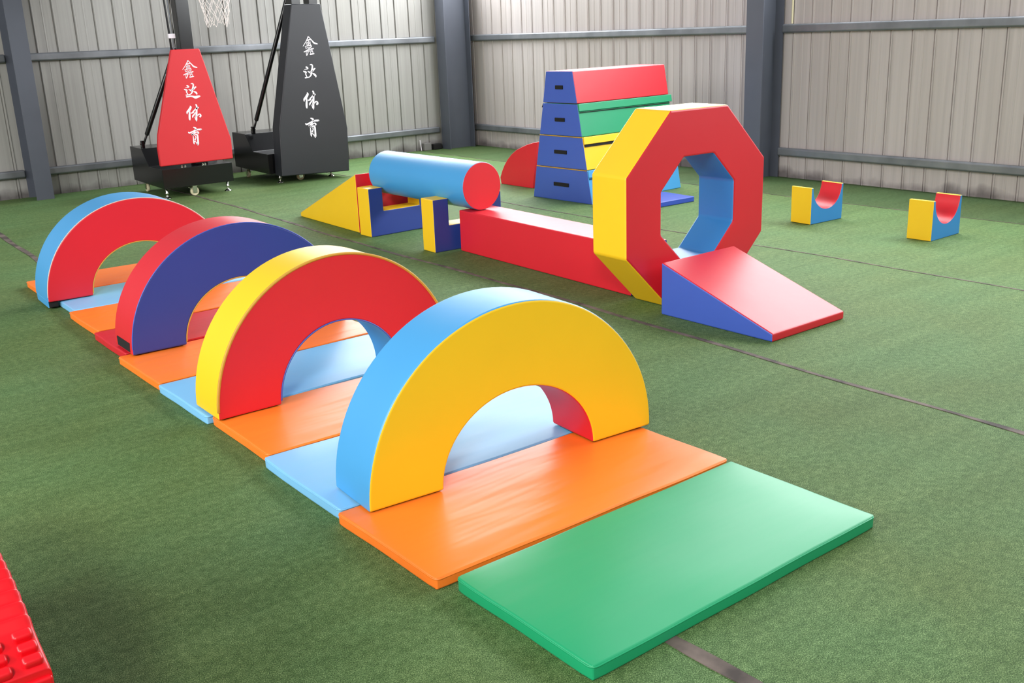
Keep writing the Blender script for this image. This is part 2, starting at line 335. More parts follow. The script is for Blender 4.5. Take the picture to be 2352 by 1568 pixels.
# ------------------------------------------------------------------ soft play solids
def split_parts(bm, labels, parent, smooth=True):
    """labels: {material_index: (part name, material, part label or None)}; each index becomes one part per connected piece"""
    bm.faces.ensure_lookup_table()
    for idx, spec in labels.items():
        faces = [f for f in bm.faces if f.material_index == idx]
        seen = set(); groups = []
        for f in faces:
            if f in seen: continue
            st = [f]; seen.add(f); g = []
            while st:
                q = st.pop(); g.append(q)
                for e in q.edges:
                    for w in e.link_faces:
                        if w not in seen and w.material_index == idx:
                            seen.add(w); st.append(w)
            groups.append(g)
        for g in groups:
            b2 = bmesh.new(); vm = {}
            for f in g:
                vs = []
                for v in f.verts:
                    if v not in vm: vm[v] = b2.verts.new(v.co)
                    vs.append(vm[v])
                try: b2.faces.new(vs)
                except ValueError: pass
            o = raw_obj(spec[0], b2, spec[1], parent, smooth=True, wn=True)
            if len(spec) > 2 and spec[2]: o['label'] = spec[2]
    bm.free()

def puff(bm, amt, s=3.0, seed=0.0):
    for v in bm.verts:
        n = noise.noise_vector(v.co * s + Vector((seed, seed * 1.7, seed * 0.3)))
        v.co += n * amt

def prism(outer, depth, side_idx, cap_idx, inner=None, inner_idx=None, closed=True, bev=0.012, seg=4, puffy=0.002, seed=0.0, cap_cuts=None):
    """outer: profile points (x,z) ; extruded along +y by depth; closed ring profile when inner is given and closed.
    side_idx: material index per outer side (list or int). open strip (arch) when closed is False: ends get end index side_idx[-1]."""
    bm = bmesh.new()
    n = len(outer)
    F = [bm.verts.new((x, 0, z)) for x, z in outer]
    B = [bm.verts.new((x, depth, z)) for x, z in outer]
    si = (lambda i: side_idx[i % len(side_idx)]) if isinstance(side_idx, (list, tuple)) else (lambda i: side_idx)
    def quad(a, b, c, d, mi):
        f = bm.faces.new((a, b, c, d)); f.material_index = mi
    if inner is None:
        for i in range(n):
            j = (i + 1) % n
            quad(F[i], F[j], B[j], B[i], si(i))
        f = bm.faces.new(F); f.material_index = cap_idx
        f = bm.faces.new(B[::-1]); f.material_index = cap_idx
    else:
        Fi = [bm.verts.new((x, 0, z)) for x, z in inner]
        Bi = [bm.verts.new((x, depth, z)) for x, z in inner]
        m = n if closed else n - 1
        for i in range(m):
            j = (i + 1) % n
            quad(F[i], F[j], B[j], B[i], si(i) if closed else side_idx)
            quad(Fi[i], Fi[j], Bi[j], Bi[i], inner_idx)
            quad(F[i], F[j], Fi[j], Fi[i], cap_idx)
            quad(B[i], B[j], Bi[j], Bi[i], cap_idx)
        if not closed:
            e = inner_idx + 1
            quad(F[0], Fi[0], Bi[0], B[0], e)
            quad(F[-1], Fi[-1], Bi[-1], B[-1], e)
    bevel_sharp(bm, bev, seg, 0.30)
    bmesh.ops.recalc_face_normals(bm, faces=bm.faces)
    if puffy: puff(bm, puffy, 3.0, seed)
    return bm

def place(u, n, deg, z=0.0):
    return (u, n, z), math.radians(deg)

# ---- arches
def foam_arch(label, u, n, deg, R, r, d, hs, hi, z, outer, face, inner, pipe=None, seed=0.0):
    loc, rot = place(u, n, deg, z)
    t = thing('foam_arch', label, 'soft play arch', loc, rot, 'foam arches over the row of mats')
    K = 56
    o = [(-R * math.cos(PI * k / K), hs * math.sin(PI * k / K)) for k in range(K + 1)]
    i_ = [(-r * math.cos(PI * k / K), hi * math.sin(PI * k / K)) for k in range(K + 1)]
    bm = prism(o, d, 0, 1, inner=i_, inner_idx=2, closed=False, bev=0.010, seg=4, puffy=0.0018, seed=seed)
    split_parts(bm, {0: ('outer_panel', M[outer]), 1: ('face_panel', M[face]), 2: ('inner_panel', M[inner]), 3: ('base_panel', M['velcro'])}, t)
    if pipe:
        # sewn seam cord along both rims of the near face
        tube_obj('piping', [(-(R - 0.002) * math.cos(PI * k / K), 0.002 + pipe[1], (hs - 0.002) * math.sin(PI * k / K)) for k in range(1, K)], pipe[2], M[pipe[0]], t, 6)
        tube_obj('piping', [(-(r + 0.001) * math.cos(PI * k / K), 0.002, (hi + 0.001) * math.sin(PI * k / K)) for k in range(1, K)], 0.0035, M[pipe[3]], t, 6)
    return t
MT = 0.043
AZ = 0.0475
foam_arch('nearest foam arch, with yellow face and sky blue outside, closest to the green mat',
          2.0808, 2.6689 - 0.0, -3.82, 0.613, 0.3265, 0.260, 0.607, 0.2935, AZ, 'sky', 'yellow', 'red', seed=1)
foam_arch('foam arch with red face and yellow outside, second nearest of the arches',
          2.0421 - 0.012, 3.868, -0.62, 0.5890, 0.3040, 0.255, 0.6073, 0.3122, AZ, 'yellow', 'red', 'sky', ('piping_y', 0.001, 0.0065, 'royal'), seed=2)
foam_arch('foam arch with dark blue face and red outside, second farthest of the arches',
          2.090 + 0.0, 5.050, -0.69, 0.605, 0.3233, 0.280, 0.5907, 0.3022, AZ, 'red', 'navy', 'yellow', ('royal', 0.0, 0.003, 'piping_y'), seed=3)
foam_arch('farthest foam arch, red face with sky blue outside',
          2.066, 6.5416, -2.32, 0.5934, 0.323, 0.345, 0.5738, 0.2963, AZ, 'sky', 'red', 'yellow', ('piping_pale', 0.0015, 0.0026, 'piping_y'), seed=4)
arches = [o for o in COL.objects if o.name.startswith('foam_arch')]
# black hook-and-loop strips the photo shows at two feet
a3, a4 = arches[2], arches[3]
bm = bmesh.new(); add_box(bm, (-0.6035, 0.135, 0.034), (0.006, 0.20, 0.05)); bevel_sharp(bm, 0.002, 1)
mesh_obj('velcro_strip', bm, M['velcro'], a3)
bm = bmesh.new(); add_box(bm, (-0.5605, 0.02, -0.018), (0.052, 0.012, 0.034)); bevel_sharp(bm, 0.002, 1)
mesh_obj('velcro_strip', bm, M['velcro'], a4)
bm = bmesh.new(); add_box(bm, (-0.5915, 0.165, -0.014), (0.006, 0.30, 0.044)); bevel_sharp(bm, 0.002, 1)
mesh_obj('hanging_flap', bm, M['sky'], a4)

# ---- floor mats
def floor_mat(label, u, n, deg, W, D, mat, seed, T=MT, z=0.0, skew=0.0, group='gym mats laid end to end under the arches'):
    loc, rot = place(u, n, deg, z)
    bm = bmesh.new()
    nx, ny = 28, 14
    vs = {}
    for k in (0, 1):
        for i in range(nx + 1):
            for j in range(ny + 1):
                vs[i, j, k] = bm.verts.new((W * i / nx, D * j / ny, T * k))
    for i in range(nx):
        for j in range(ny):
            bm.faces.new((vs[i, j, 1], vs[i + 1, j, 1], vs[i + 1, j + 1, 1], vs[i, j + 1, 1]))
            bm.faces.new((vs[i, j, 0], vs[i, j + 1, 0], vs[i + 1, j + 1, 0], vs[i + 1, j, 0]))
    for i in range(nx):
        bm.faces.new((vs[i, 0, 0], vs[i + 1, 0, 0], vs[i + 1, 0, 1], vs[i, 0, 1]))
        bm.faces.new((vs[i + 1, ny, 0], vs[i, ny, 0], vs[i, ny, 1], vs[i + 1, ny, 1]))
    for j in range(ny):
        bm.faces.new((vs[0, j + 1, 0], vs[0, j, 0], vs[0, j, 1], vs[0, j + 1, 1]))
        bm.faces.new((vs[nx, j, 0], vs[nx, j + 1, 0], vs[nx, j + 1, 1], vs[nx, j, 1]))
    bevel_sharp(bm, 0.008, 3)
    def warp(x, y):
        cu, cn = min(x, W - x), min(y, D - y)
        rc = 0.022
        X, Y = x, y
        if cu < rc and cn < rc:
            dx, dy = rc - cu, rc - cn
            l_ = math.hypot(dx, dy)
            if l_ > rc:
                k_ = rc / l_
                X += (1 if x < W / 2 else -1) * dx * (1 - k_); Y += (1 if y < D / 2 else -1) * dy * (1 - k_)
        q = noise.noise_vector(Vector((x * 3.1 + seed * 5, y * 4.0 + seed, 0.3)))
        return X + q.x * 0.005, Y + q.y * 0.005, q.z
    for v in bm.verts:
        x_, y_, qz = warp(v.co.x, v.co.y)
        v.co.x, v.co.y = x_, y_ + skew * x_ / W
        if v.co.z > T * 0.5:
            e = min(x_, W - x_, y_, D - y_)
            v.co.z += qz * 0.0035 + 0.004 * max(0.0, min(1.0, e / 0.1)) - 0.003
    o = mesh_obj('gym_mat', bm, M[mat], None, smooth=True, wn=True)
    o.location = loc; o.rotation_euler = (0, 0, rot)
    tag(o, label, 'mat', group)
    # sewn rim cord
    p = []
    rc = 0.022
    path = []
    for cx_, cy_, a0 in ((W - rc, rc, -90), (W - rc, D - rc, 0), (rc, D - rc, 90), (rc, rc, 180)):
        path += [(cx_ + (rc - 0.001) * math.cos(math.radians(a0 + 18 * k)), cy_ + (rc - 0.001) * math.sin(math.radians(a0 + 18 * k))) for k in range(6)]
    dense = []
    for (xa, ya), (xb, yb) in zip(path, path[1:] + path[:1]):
        m_ = max(1, int(math.hypot(xb - xa, yb - ya) / 0.05))
        dense += [(xa + (xb - xa) * k / m_, ya + (yb - ya) * k / m_) for k in range(m_)]
    for x, y in dense:
        q = noise.noise_vector(Vector((x * 3.1 + seed * 5, y * 4.0 + seed, 0.3)))
        p.append((x + q.x * 0.005, y + skew * x / W + q.y * 0.005, T - 0.0085 + q.z * 0.0033))
    p.append(p[0])
    tube_obj('piping', p, 0.0026, M[mat], o, 6)
    return o
floor_mat('large green gym mat lying in front of the orange mat', 1.450, 1.6105, 0.15, 1.212, 0.584, 'mat_green', 1.3, T=0.046, group=None)
G = [
 ('nearest orange gym mat, between the green mat and the yellow faced arch', 1.4019, 2.226, 0.3, 1.270, 0.580, 'mat_orange', 2.1, -0.02),
 ('pale blue gym mat seen through the yellow faced arch', 1.4134, 2.8134, -0.3, 1.265, 0.592, 'mat_blue', 3.4, 0.0),
 ('orange gym mat under the near foot of the red faced arch with yellow outside', 1.4425, 3.4239, -0.4, 1.21, 0.551, 'mat_orange', 4.8, 0.0),
 ('pale blue gym mat behind the red faced arch with yellow outside', 1.4288, 3.985, 0.5, 1.21, 0.565, 'mat_blue', 5.2, 0.0),
 ('orange gym mat in front of the dark blue faced arch', 1.4357, 4.568, 0.6, 1.21, 0.565, 'mat_orange', 6.6, 0.0),
 ('red gym mat under the dark blue faced arch', 1.4747, 5.158, 0.2, 1.20, 0.528, 'mat_red', 7.7, 0.0),
 ('orange gym mat between the red mat and the farthest arch', 1.5037, 5.712, -0.3, 1.20, 0.560, 'mat_orange', 8.1, 0.0),
 ('pale blue gym mat under the farthest arch', 1.545, 6.290, -0.4, 1.19, 0.530, 'mat_blue', 9.5, 0.0),
 ('orange gym mat at the far end of the row, behind the farthest arch', 1.53, 6.83, -0.4, 1.20, 0.53, 'mat_orange', 10.2, 0.0),
]
for l, u, n, dg, W_, D_, m_, sd, sk in G:
    floor_mat(l, u, n, dg, W_, D_, m_, sd, skew=sk)
floor_mat('royal blue gym mat on the turf beside the vaulting box', 6.16, 6.245, -0.9, 0.79, 0.50, 'mat_royal', 12.0, T=0.05, group=None)

# ---- octagonal ring
loc, rot = place(4.3648, 3.8861, -1.45)
t = thing('octagon_tunnel', 'tall octagonal foam ring with red face, yellow rim and blue inside', 'soft play tunnel', loc, rot)
w, h, d, c = 0.5562, 1.1005, 0.2809, 0.328
wi, z0, z1, ci = 0.2917, 0.2557, 0.8365, 0.1728
def octo(w, a, b, c):
    return [(-(w - c), a), (w - c, a), (w, a + c), (w, b - c), (w - c, b), (-(w - c), b), (-w, b - c), (-w, a + c)]
bm = prism(octo(w, 0, h, c), d, 0, 1, inner=octo(wi, z0, z1, ci), inner_idx=2, bev=0.014, puffy=0.002, seed=5)
split_parts(bm, {0: ('rim_panel', M['yellow']), 1: ('face_panel', M['red']), 2: ('inner_panel', M['blue'])}, t)

# ---- ramp wedge at the mouth of the octagon
loc, rot = place(4.0047, 3.8285, 0.16 - 90)
t = thing('foam_wedge', 'red topped foam ramp with royal blue sides leading up to the octagonal ring', 'soft play ramp', loc, rot, 'foam wedges')
L_, W_, h1, h0 = 0.7619, 0.6057, 0.2945, 0.043
bm = prism([(0, 0), (L_, 0), (L_, h0), (0, h1)], W_, [4, 1, 2, 3], 0, bev=0.009, puffy=0.002, seed=6)
split_parts(bm, {0: ('side_panel', M['royal']), 1: ('front_lip', M['red']), 2: ('slope_panel', M['red']), 3: ('back_panel', M['red']), 4: ('base_panel', M['velcro'])}, t)

# ---- yellow wedge at the far end of the course
W_ = 0.569; L_, h1, h0 = 1.1379, 0.4785, 0.0386
a = math.radians(-2.43)
loc, rot = place(4.0829 + W_ * math.cos(a), 7.29 + W_ * math.sin(a), -2.43 + 90)
t = thing('foam_wedge', 'tall foam wedge with yellow sides and red slope, behind the cylinder', 'soft play ramp', loc, rot, 'foam wedges')
bm = prism([(0, 0), (L_, 0), (L_, h0), (0, h1)], W_, [4, 1, 2, 3], 0, bev=0.010, puffy=0.003, seed=7)
split_parts(bm, {0: ('side_panel', M['yellow']), 1: ('front_lip', M['red']), 2: ('slope_panel', M['red']), 3: ('back_panel', M['red']), 4: ('base_panel', M['velcro'])}, t)

# ---- long beam
a = math.radians(-2.45); L_ = 1.86; bw, bh = 0.2926, 0.3036
loc, rot = place(4.2422 + math.sin(a) * L_, 6.0838 - math.cos(a) * L_, -2.45)
t = thing('foam_beam', 'long red foam beam running from the notched blocks to the octagonal ring', 'soft play beam', loc, rot)
bm = prism([(0, 0), (bw, 0), (bw, bh), (0, bh)], L_, [3, 0, 2, 0], 1, bev=0.009, puffy=0.002, seed=8)
split_parts(bm, {0: ('side_panel', M['red']), 1: ('end_panel', M['navy']), 2: ('top_panel', M['red']), 3: ('base_panel', M['velcro'])}, t)

# ---- notched blocks carrying the cylinder
def notched_block(label, u, n, deg, w, d, h, a, nz, seed):
    loc, rot = place(u, n, deg)
    t = thing('notched_block', label, 'soft play block', loc, rot, 'square notched foam blocks')
    prof = [(0, 0), (w, 0), (w, h), (w - a, h), (w - a, nz), (a, nz), (a, h), (0, h)]
    bm = prism(prof, d, [3, 1, 1, 2, 2, 2, 1, 1], 0, bev=0.008, puffy=0.003, seed=seed)
    split_parts(bm, {0: ('face_panel', M['navy']), 1: ('end_panel', M['yellow']), 2: ('notch_panel', M['yellow']), 3: ('base_panel', M['velcro'])}, t)
    return t
notched_block('square notched foam block, blue with yellow ends, standing next to the yellow wedge', 4.0528, 7.0435, 1.35, 0.6076, 0.1734, 0.3875, 0.1305, 0.200, 11)
notched_block('square notched foam block, blue with yellow ends, against the end of the red beam', 4.0645, 6.155, -2.03, 0.6076, 0.1691, 0.3879, 0.1339, 0.1892, 12)

# ---- cylinder
loc, rot = place(4.3490, 5.930, 0.7, 0.3068 + 0.1715)
t = thing('foam_cylinder', 'sky blue foam roll with red ends lying across the beam and notched blocks', 'soft play roll', loc, rot)
K = 72; R_ = 0.1715
bm = prism([(R_ * math.cos(2 * PI * k / K), R_ * math.sin(2 * PI * k / K)) for k in range(K)], 1.275, 0, 1, bev=0.006, puffy=0.0012, seed=9)
split_parts(bm, {0: ('body_panel', M['sky']), 1: ('end_panel', M['red'])}, t)

# ---- vaulting box: four stacked sections
zs = [0, 0.3007, 0.5939, 0.8857, 1.1711]
hb, ht, VL = 0.3986, 0.1741, 1.235
hw = lambda z: hb + (ht - hb) * z / zs[4]
sect = [('lowest section of the vaulting box, sky blue sides and royal blue ends', 'sky', 0.20),
        ('yellow sided section of the vaulting box, third from the top', 'yellow', 0.165),
        ('green sided section of the vaulting box, under the red top section', 'green', 0.128),
        ('red sided top section of the vaulting box', 'red', 0.098)]
a = math.radians(2.58)
for i, (lab, mt, hwid) in enumerate(sect):
    za, zb = zs[i] + (0.004 if i else 0), zs[i + 1]
    loc, rot = place(6.2151, 7.2206, 2.58 - 90, za)
    t = thing('vaulting_box_section', lab, 'vaulting box section', loc, rot, 'stacked sections of the vaulting box')
    H_ = zb - za
    prof = [(-hw(za), 0), (hw(za), 0), (hw(zb), H_), (-hw(zb), H_)]
    bm = prism(prof, VL, [3, 1, 2, 1], 0, bev=0.008, puffy=0.002, seed=20 + i)
    split_parts(bm, {0: ('end_panel', M['royal']), 1: ('side_panel', M[mt]), 2: ('top_panel', M[mt]), 3: ('base_panel', M[mt])}, t)
    for yy in (-0.004, VL + 0.004):
        b2 = bmesh.new(); add_box(b2, (0.0, yy, H_ * 0.5), (hwid, 0.012, 0.034)); bevel_sharp(b2, 0.003, 2)
        mesh_obj('handle', b2, M['velcro'], t)
    if i < 3:
        sl = math.atan2(hb - ht, zs[4])
        for s in (1,):
            R4 = Matrix.Rotation(-s * sl, 4, 'Y')
            zc = H_ - 0.030
            xx = s * (hw(za + zc) + 0.009)
            b2 = bmesh.new(); add_box(b2, (xx, VL / 2 + 0.012, zc), (0.012, VL + 0.02, 0.066), R4); bevel_sharp(b2, 0.004, 2)
            puff(b2, 0.003, 6, i)
            mesh_obj('joining_flap', b2, M[mt], t, smooth=True, wn=True)
            zc2 = H_ - 0.074
            b3 = bmesh.new(); add_box(b3, (s * (hw(za + zc2) + 0.006), VL / 2, zc2), (0.006, VL - 0.02, 0.022 if mt == 'yellow' else 0.006), R4)
            mesh_obj('velcro_strip', b3, M['velcro'], t)

    if i == 2:
        b4 = bmesh.new(); add_box(b4, (-hw(zb) - 0.014, 0.045, H_ - 0.022), (0.004, 0.07, 0.045), Matrix.Rotation(0.5, 4, 'Y'))
        mesh_obj('pull_tab', b4, M['velcro'], t)
    if i in (0, 1):
        # yellow seam cord showing at the joint on both ends
        for yy in (-0.002, VL + 0.002):
            tube_obj('piping', [(-hw(zb) + 0.006, yy, H_ - 0.001), (hw(zb) - 0.006, yy, H_ - 0.001)], 0.0045, M['piping_y'], t, 6)
# ---- quarter round block behind the vaulting box
prof = [(0.10, 0.0), (0.62, 0.0), (0.635, 0.065), (0.60, 0.135), (0.555, 0.20), (0.50, 0.262), (0.43, 0.32), (0.35, 0.368), (0.255, 0.405), (0.16, 0.437), (0.06, 0.462), (0.0, 0.472)]
loc, rot = place(6.52 + 0.30, 7.925, 90)
bm = prism(prof, 0.30, 0, 1, bev=0.006, seg=3, puffy=0.001, seed=31)
t = thing('quarter_round_block', 'red quarter round foam block showing behind the vaulting box', 'soft play block', loc, rot)
split_parts(bm, {0: ('curved_panel', M['red']), 1: ('face_panel', M['red'])}, t)

# ---- two small saddle blocks by the right wall
def saddle_block(label, u, n, deg, w, d, h, nb, a, seed):
    loc, rot = place(u, n, deg)
    t = thing('saddle_block', label, 'soft play block', loc, rot, 'small saddle blocks near the right wall')
    K = 28; cx, rx, rz = w / 2, w / 2 - a, h - nb
    prof = [(0, 0), (w, 0), (w, h)] + [(cx + rx * math.cos(PI * k / K), h - rz * math.sin(PI * k / K)) for k in range(K + 1)] + [(0, h)]
    n_ = len(prof)
    idx = [3, 1, 4] + [2] * K + [4, 1]
    bm = prism(prof, d, idx, 0, bev=0.006, seg=3, puffy=0.003, seed=seed)
    split_parts(bm, {0: ('face_panel', M['blue']), 1: ('end_panel', M['yellow']), 2: ('saddle_panel', M['red']), 3: ('base_panel', M['velcro']), 4: ('top_panel', M['yellow'])}, t)
saddle_block('small blue and yellow saddle block, the one farther from the camera', 6.6712, 4.7864, -2.31, 0.3864, 0.1962, 0.2871, 0.1078, 0.0233, 41)
saddle_block('small blue and yellow saddle block, the one nearer to the camera', 6.698, 3.7888, 0.58, 0.3859, 0.1914, 0.2857, 0.1065, 0.0282, 42)

# ------------------------------------------------------------------ basketball stands
def ribbon(strokes, n_face, th):
    """brush strokes (u, z, width) turned into thin raised shapes on a vertical plane"""
    bm = bmesh.new()
    for s in strokes:
        # smooth the centre line
        P = [Vector((u, z, w)) for u, z, w in s]
        Q = []
        for i in range(len(P) - 1):
            p0 = P[max(i - 1, 0)]; p1 = P[i]; p2 = P[i + 1]; p3 = P[min(i + 2, len(P) - 1)]
            for k in range(6):
                t = k / 6
                Q.append(0.5 * ((2 * p1) + (p2 - p0) * t + (2 * p0 - 5 * p1 + 4 * p2 - p3) * t * t + (3 * p1 - p0 - 3 * p2 + p3) * t ** 3))
        Q.append(P[-1])
        top, bot = [], []
        m = len(Q)
        for i, q in enumerate(Q):
            d = Q[min(i + 1, m - 1)] - Q[max(i - 1, 0)]
            d = Vector((d.x, d.y)); d = d.normalized() if d.length > 1e-9 else Vector((1, 0))
            nrm = Vector((-d.y, d.x)); w = max(q.z * 1.08, 0.004) / 2
            if i == 0 or i == m - 1: w *= 0.55
            a = Vector((q.x, q.y)) + nrm * w; b = Vector((q.x, q.y)) - nrm * w
            top.append((a, b))
        vs = []
        for a, b in top:
            vs.append([bm.verts.new((p.x, n_face - y, p.y)) for p in (a, b) for y in (0.0, th)])
        for i in range(m - 1):
            A, B = vs[i], vs[i + 1]
            bm.faces.new((A[1], A[3], B[3], B[1])); bm.faces.new((A[0], B[0], B[2], A[2]))
            bm.faces.new((A[0], A[1], B[1], B[0])); bm.faces.new((A[2], B[2], B[3], A[3]))
        bm.faces.new((vs[0][0], vs[0][2], vs[0][3], vs[0][1])); bm.faces.new((vs[-1][0], vs[-1][1], vs[-1][3], vs[-1][2]))
    return bm

def caster(t, c, axis, r=0.046):
    bm = bmesh.new(); add_lathe(bm, [(r - 0.006, -0.014), (r, -0.009), (r, 0.009), (r - 0.006, 0.014)], (c[0], c[1], r), 24, axis)
    w = mesh_obj('caster', bm, M['cream'], t, smooth=True, wn=True)
    bm = bmesh.new()
    for s in (-1, 1):
        off = Vector((s * 0.019, 0, 0)) if axis == 'X' else Vector((0, s * 0.019, 0))
        size = (0.003, 0.05, 0.075) if axis == 'X' else (0.05, 0.003, 0.075)
        add_box(bm, Vector((c[0], c[1], r + 0.022)) + off, size)
    add_box(bm, (c[0], c[1], r + 0.060), (0.07, 0.07, 0.008))
    add_tube(bm, [Vector((c[0], c[1], r)) - (Vector((0.022, 0, 0)) if axis == 'X' else Vector((0, 0.022, 0))), Vector((c[0], c[1], r)) + (Vector((0.022, 0, 0)) if axis == 'X' else Vector((0, 0.022, 0)))], 0.008, 8)
    if axis == 'Y':
        add_box(bm, (c[0] - 0.045, c[1], r + 0.030), (0.045, 0.03, 0.006), Matrix.Rotation(0.5, 4, 'Y'))
    mesh_obj('caster_fork', bm, M['chrome'], w)

def levelling_foot(t, u, n, ztop):
    bm = bmesh.new(); add_lathe(bm, [(0.036, 0.0), (0.038, 0.006), (0.022, 0.016), (0.011, 0.022), (0.011, 0.045), (0.018, 0.046), (0.018, 0.058), (0.011, 0.059), (0.011, ztop)], (u, n, 0), 16)
    mesh_obj('levelling_foot', bm, M['chrome'], t, smooth=True, wn=True)

def stand(label, u0, u1, nf, zlow, zmid, zhigh, post_us, pad_prof, pad_n, pad_d, pad_mat, text, strut, feet, casters, bolts):
    t = thing('basketball_stand', label, 'basketball stand', ((u0 + u1) / 2, nf + 0.45, 0), 0, 'wheeled basketball stands')
    o = Vector(t.location)
    def fix(ob):   # geometry below is written in room coordinates
        ob.matrix_parent_inverse = Matrix.Translation(-o); return ob
    # base: low front box rising to the taller ballast box behind
    w = u1 - u0
    prof = [(0, zlow), (0.90, zlow + 0.02), (0.90, zhigh), (0.54, zhigh - 0.004), (0.375, zmid + 0.004), (0, zmid)]
    bm = bmesh.new()
    A = [bm.verts.new((u0, nf + x, z)) for x, z in prof]; B = [bm.verts.new((u1, nf + x, z)) for x, z in prof]
    m = len(prof)
    for i in range(m):
        j = (i + 1) % m; bm.faces.new((A[i], A[j], B[j], B[i]))
    bm.faces.new(A[::-1]); bm.faces.new(B)
    bevel_sharp(bm, 0.004, 2, 0.2)
    base = fix(mesh_obj('base_box', bm, M['black_steel'], t, smooth=True, wn=True))
    for (u, n) in feet:
        bm = bmesh.new(); add_lathe(bm, [(0.037, 0.0), (0.039, 0.006), (0.022, 0.016), (0.011, 0.022), (0.011, 0.045), (0.019, 0.046), (0.019, 0.060), (0.011, 0.061), (0.011, zlow + 0.01)], (u, n, 0), 16)
        fix(mesh_obj('levelling_foot', bm, M['chrome'], t, smooth=True, wn=True))
    n0 = len(COL.objects)
    for c, ax in casters:
        r = 0.046
        bm = bmesh.new(); add_lathe(bm, [(r - 0.006, -0.014), (r, -0.009), (r, 0.009), (r - 0.006, 0.014)], (c[0], c[1], r), 24, ax)
        wheel = fix(mesh_obj('caster', bm, M['cream'], t, smooth=True, wn=True))
        bm = bmesh.new()
        dv = Vector((1, 0, 0)) if ax == 'X' else Vector((0, 1, 0))
        for s in (-1, 1):
            size = (0.003, 0.045, 0.08) if ax == 'X' else (0.045, 0.003, 0.08)
            add_box(bm, Vector((c[0], c[1], r + 0.022)) + dv * 0.020 * s, size)
        add_box(bm, (c[0], c[1], r + 0.062), (0.075, 0.075, 0.008))
        add_tube(bm, [Vector((c[0], c[1], r)) - dv * 0.024, Vector((c[0], c[1], r)) + dv * 0.024], 0.009, 8)
        if ax == 'Y': add_box(bm, (c[0] - 0.045, c[1], r + 0.034), (0.05, 0.03, 0.006), Matrix.Rotation(0.5, 4, 'Y'))
        mesh_obj('caster_fork', bm, M['chrome'], wheel)
    for u in bolts:
        bm = bmesh.new(); add_lathe(bm, [(0.011, 0), (0.011, 0.010), (0.007, 0.013), (0.007, 0.024)], (u, nf + 0.018, zmid - 0.001), 10)
        fix(mesh_obj('bolt', bm, M['chrome'], t))
    # posts
    for (a, b) in post_us:
        bm = bmesh.new(); add_box(bm, ((a + b) / 2, pad_n + 0.27, (zmid + 2.62) / 2), (b - a, 0.13, 2.62 - zmid)); bevel_sharp(bm, 0.006, 2)
        fix(mesh_obj('post', bm, M['black_steel'], t, smooth=True, wn=True))
    # pad
    bm = bmesh.new()
    A = [bm.verts.new((u, pad_n, z)) for u, z in pad_prof]; B = [bm.verts.new((u, pad_n + pad_d, z)) for u, z in pad_prof]
    m = len(pad_prof)
    for i in range(m):
        j = (i + 1) % m; bm.faces.new((A[i], A[j], B[j], B[i]))
    bm.faces.new(A[::-1]); bm.faces.new(B)
    bevel_sharp(bm, 0.012, 3, 0.25)
    pad = fix(mesh_obj('protective_pad', bm, M[pad_mat], t, smooth=True, wn=True))
    for s in text:
        mesh_obj('character', ribbon(s, pad_n + 0.001, 0.003), M['white'], pad)
    # brackets from posts to pad
    for z in (0.75, 1.25):
        bm = bmesh.new(); add_box(bm, ((u0 + u1) / 2, pad_n + pad_d + 0.5 * (0.205 - pad_d), z), (0.30, 0.205 - pad_d, 0.05))
        fix(mesh_obj('pad_bracket', bm, M['black_steel'], t))
    # strut
    a, b = Vector(strut[0]), Vector(strut[1])
    d = (b - a).normalized()
    st = fix(tube_obj('strut', [a + d * 0.13, a + d * 0.14, b], [0.016, 0.024, 0.024], M['black_steel'], t, 14))
    tube_obj('strut_rod', [a + d * 0.02, a + d * 0.14], 0.012, M['black_steel'], st, 10)
    bm = bmesh.new(); add_box(bm, a + Vector((0, 0, 0.02)), (0.035, 0.05, 0.085)); bevel_sharp(bm, 0.006, 2)
    mesh_obj('clevis', bm, M['black_steel'], st)
    bm = bmesh.new(); add_lathe(bm, [(0.010, -0.028), (0.010, 0.028)], a + Vector((0, 0, 0.03)), 10, 'X')
    mesh_obj('pin', bm, M['chrome'], st)
    return t, fix

t, fix = stand('basketball stand with red padding and white lettering, nearer the left column', 3.64, 4.398, 10.475, 0.11, 0.308, 0.492,
      [(4.062, 4.20)],
      [(3.622, 0.345), (4.399, 0.349), (4.404, 0.555), (4.177, 1.479), (3.884, 1.481), (3.638, 0.66), (3.618, 0.53)], 10.43, 0.05, 'red_pad', RED_TEXT,
      ((3.69, 11.10, 0.50), (4.075, 10.83, 1.49)), [(3.69, 10.56), (4.36, 10.57)], [((3.98, 10.545), 'Y'), ((3.735, 11.27), 'X'), ((4.30, 11.27), 'X')], (3.86, 3.895, 4.085, 4.11))
# hydraulic lines and their white tie
for k, (dx, r) in enumerate(((0.0, 0.011), (0.026, 0.008), (0.046, 0.006))):
    fix(tube_obj('hydraulic_line', [(3.985 + dx, 10.70, 1.30), (3.985 + dx, 10.70, 1.62), (3.972 + dx * 1.3, 10.70, 2.0), (3.96 + dx * 1.4, 10.70, 2.5)], r, M['black_steel'] if k != 1 else M['galv'], t, 8))
bm = bmesh.new(); add_box(bm, (4.005, 10.70, 1.612), (0.072, 0.03, 0.045)); bevel_sharp(bm, 0.004, 2)
fix(mesh_obj('cable_tie', bm, M['white'], t))
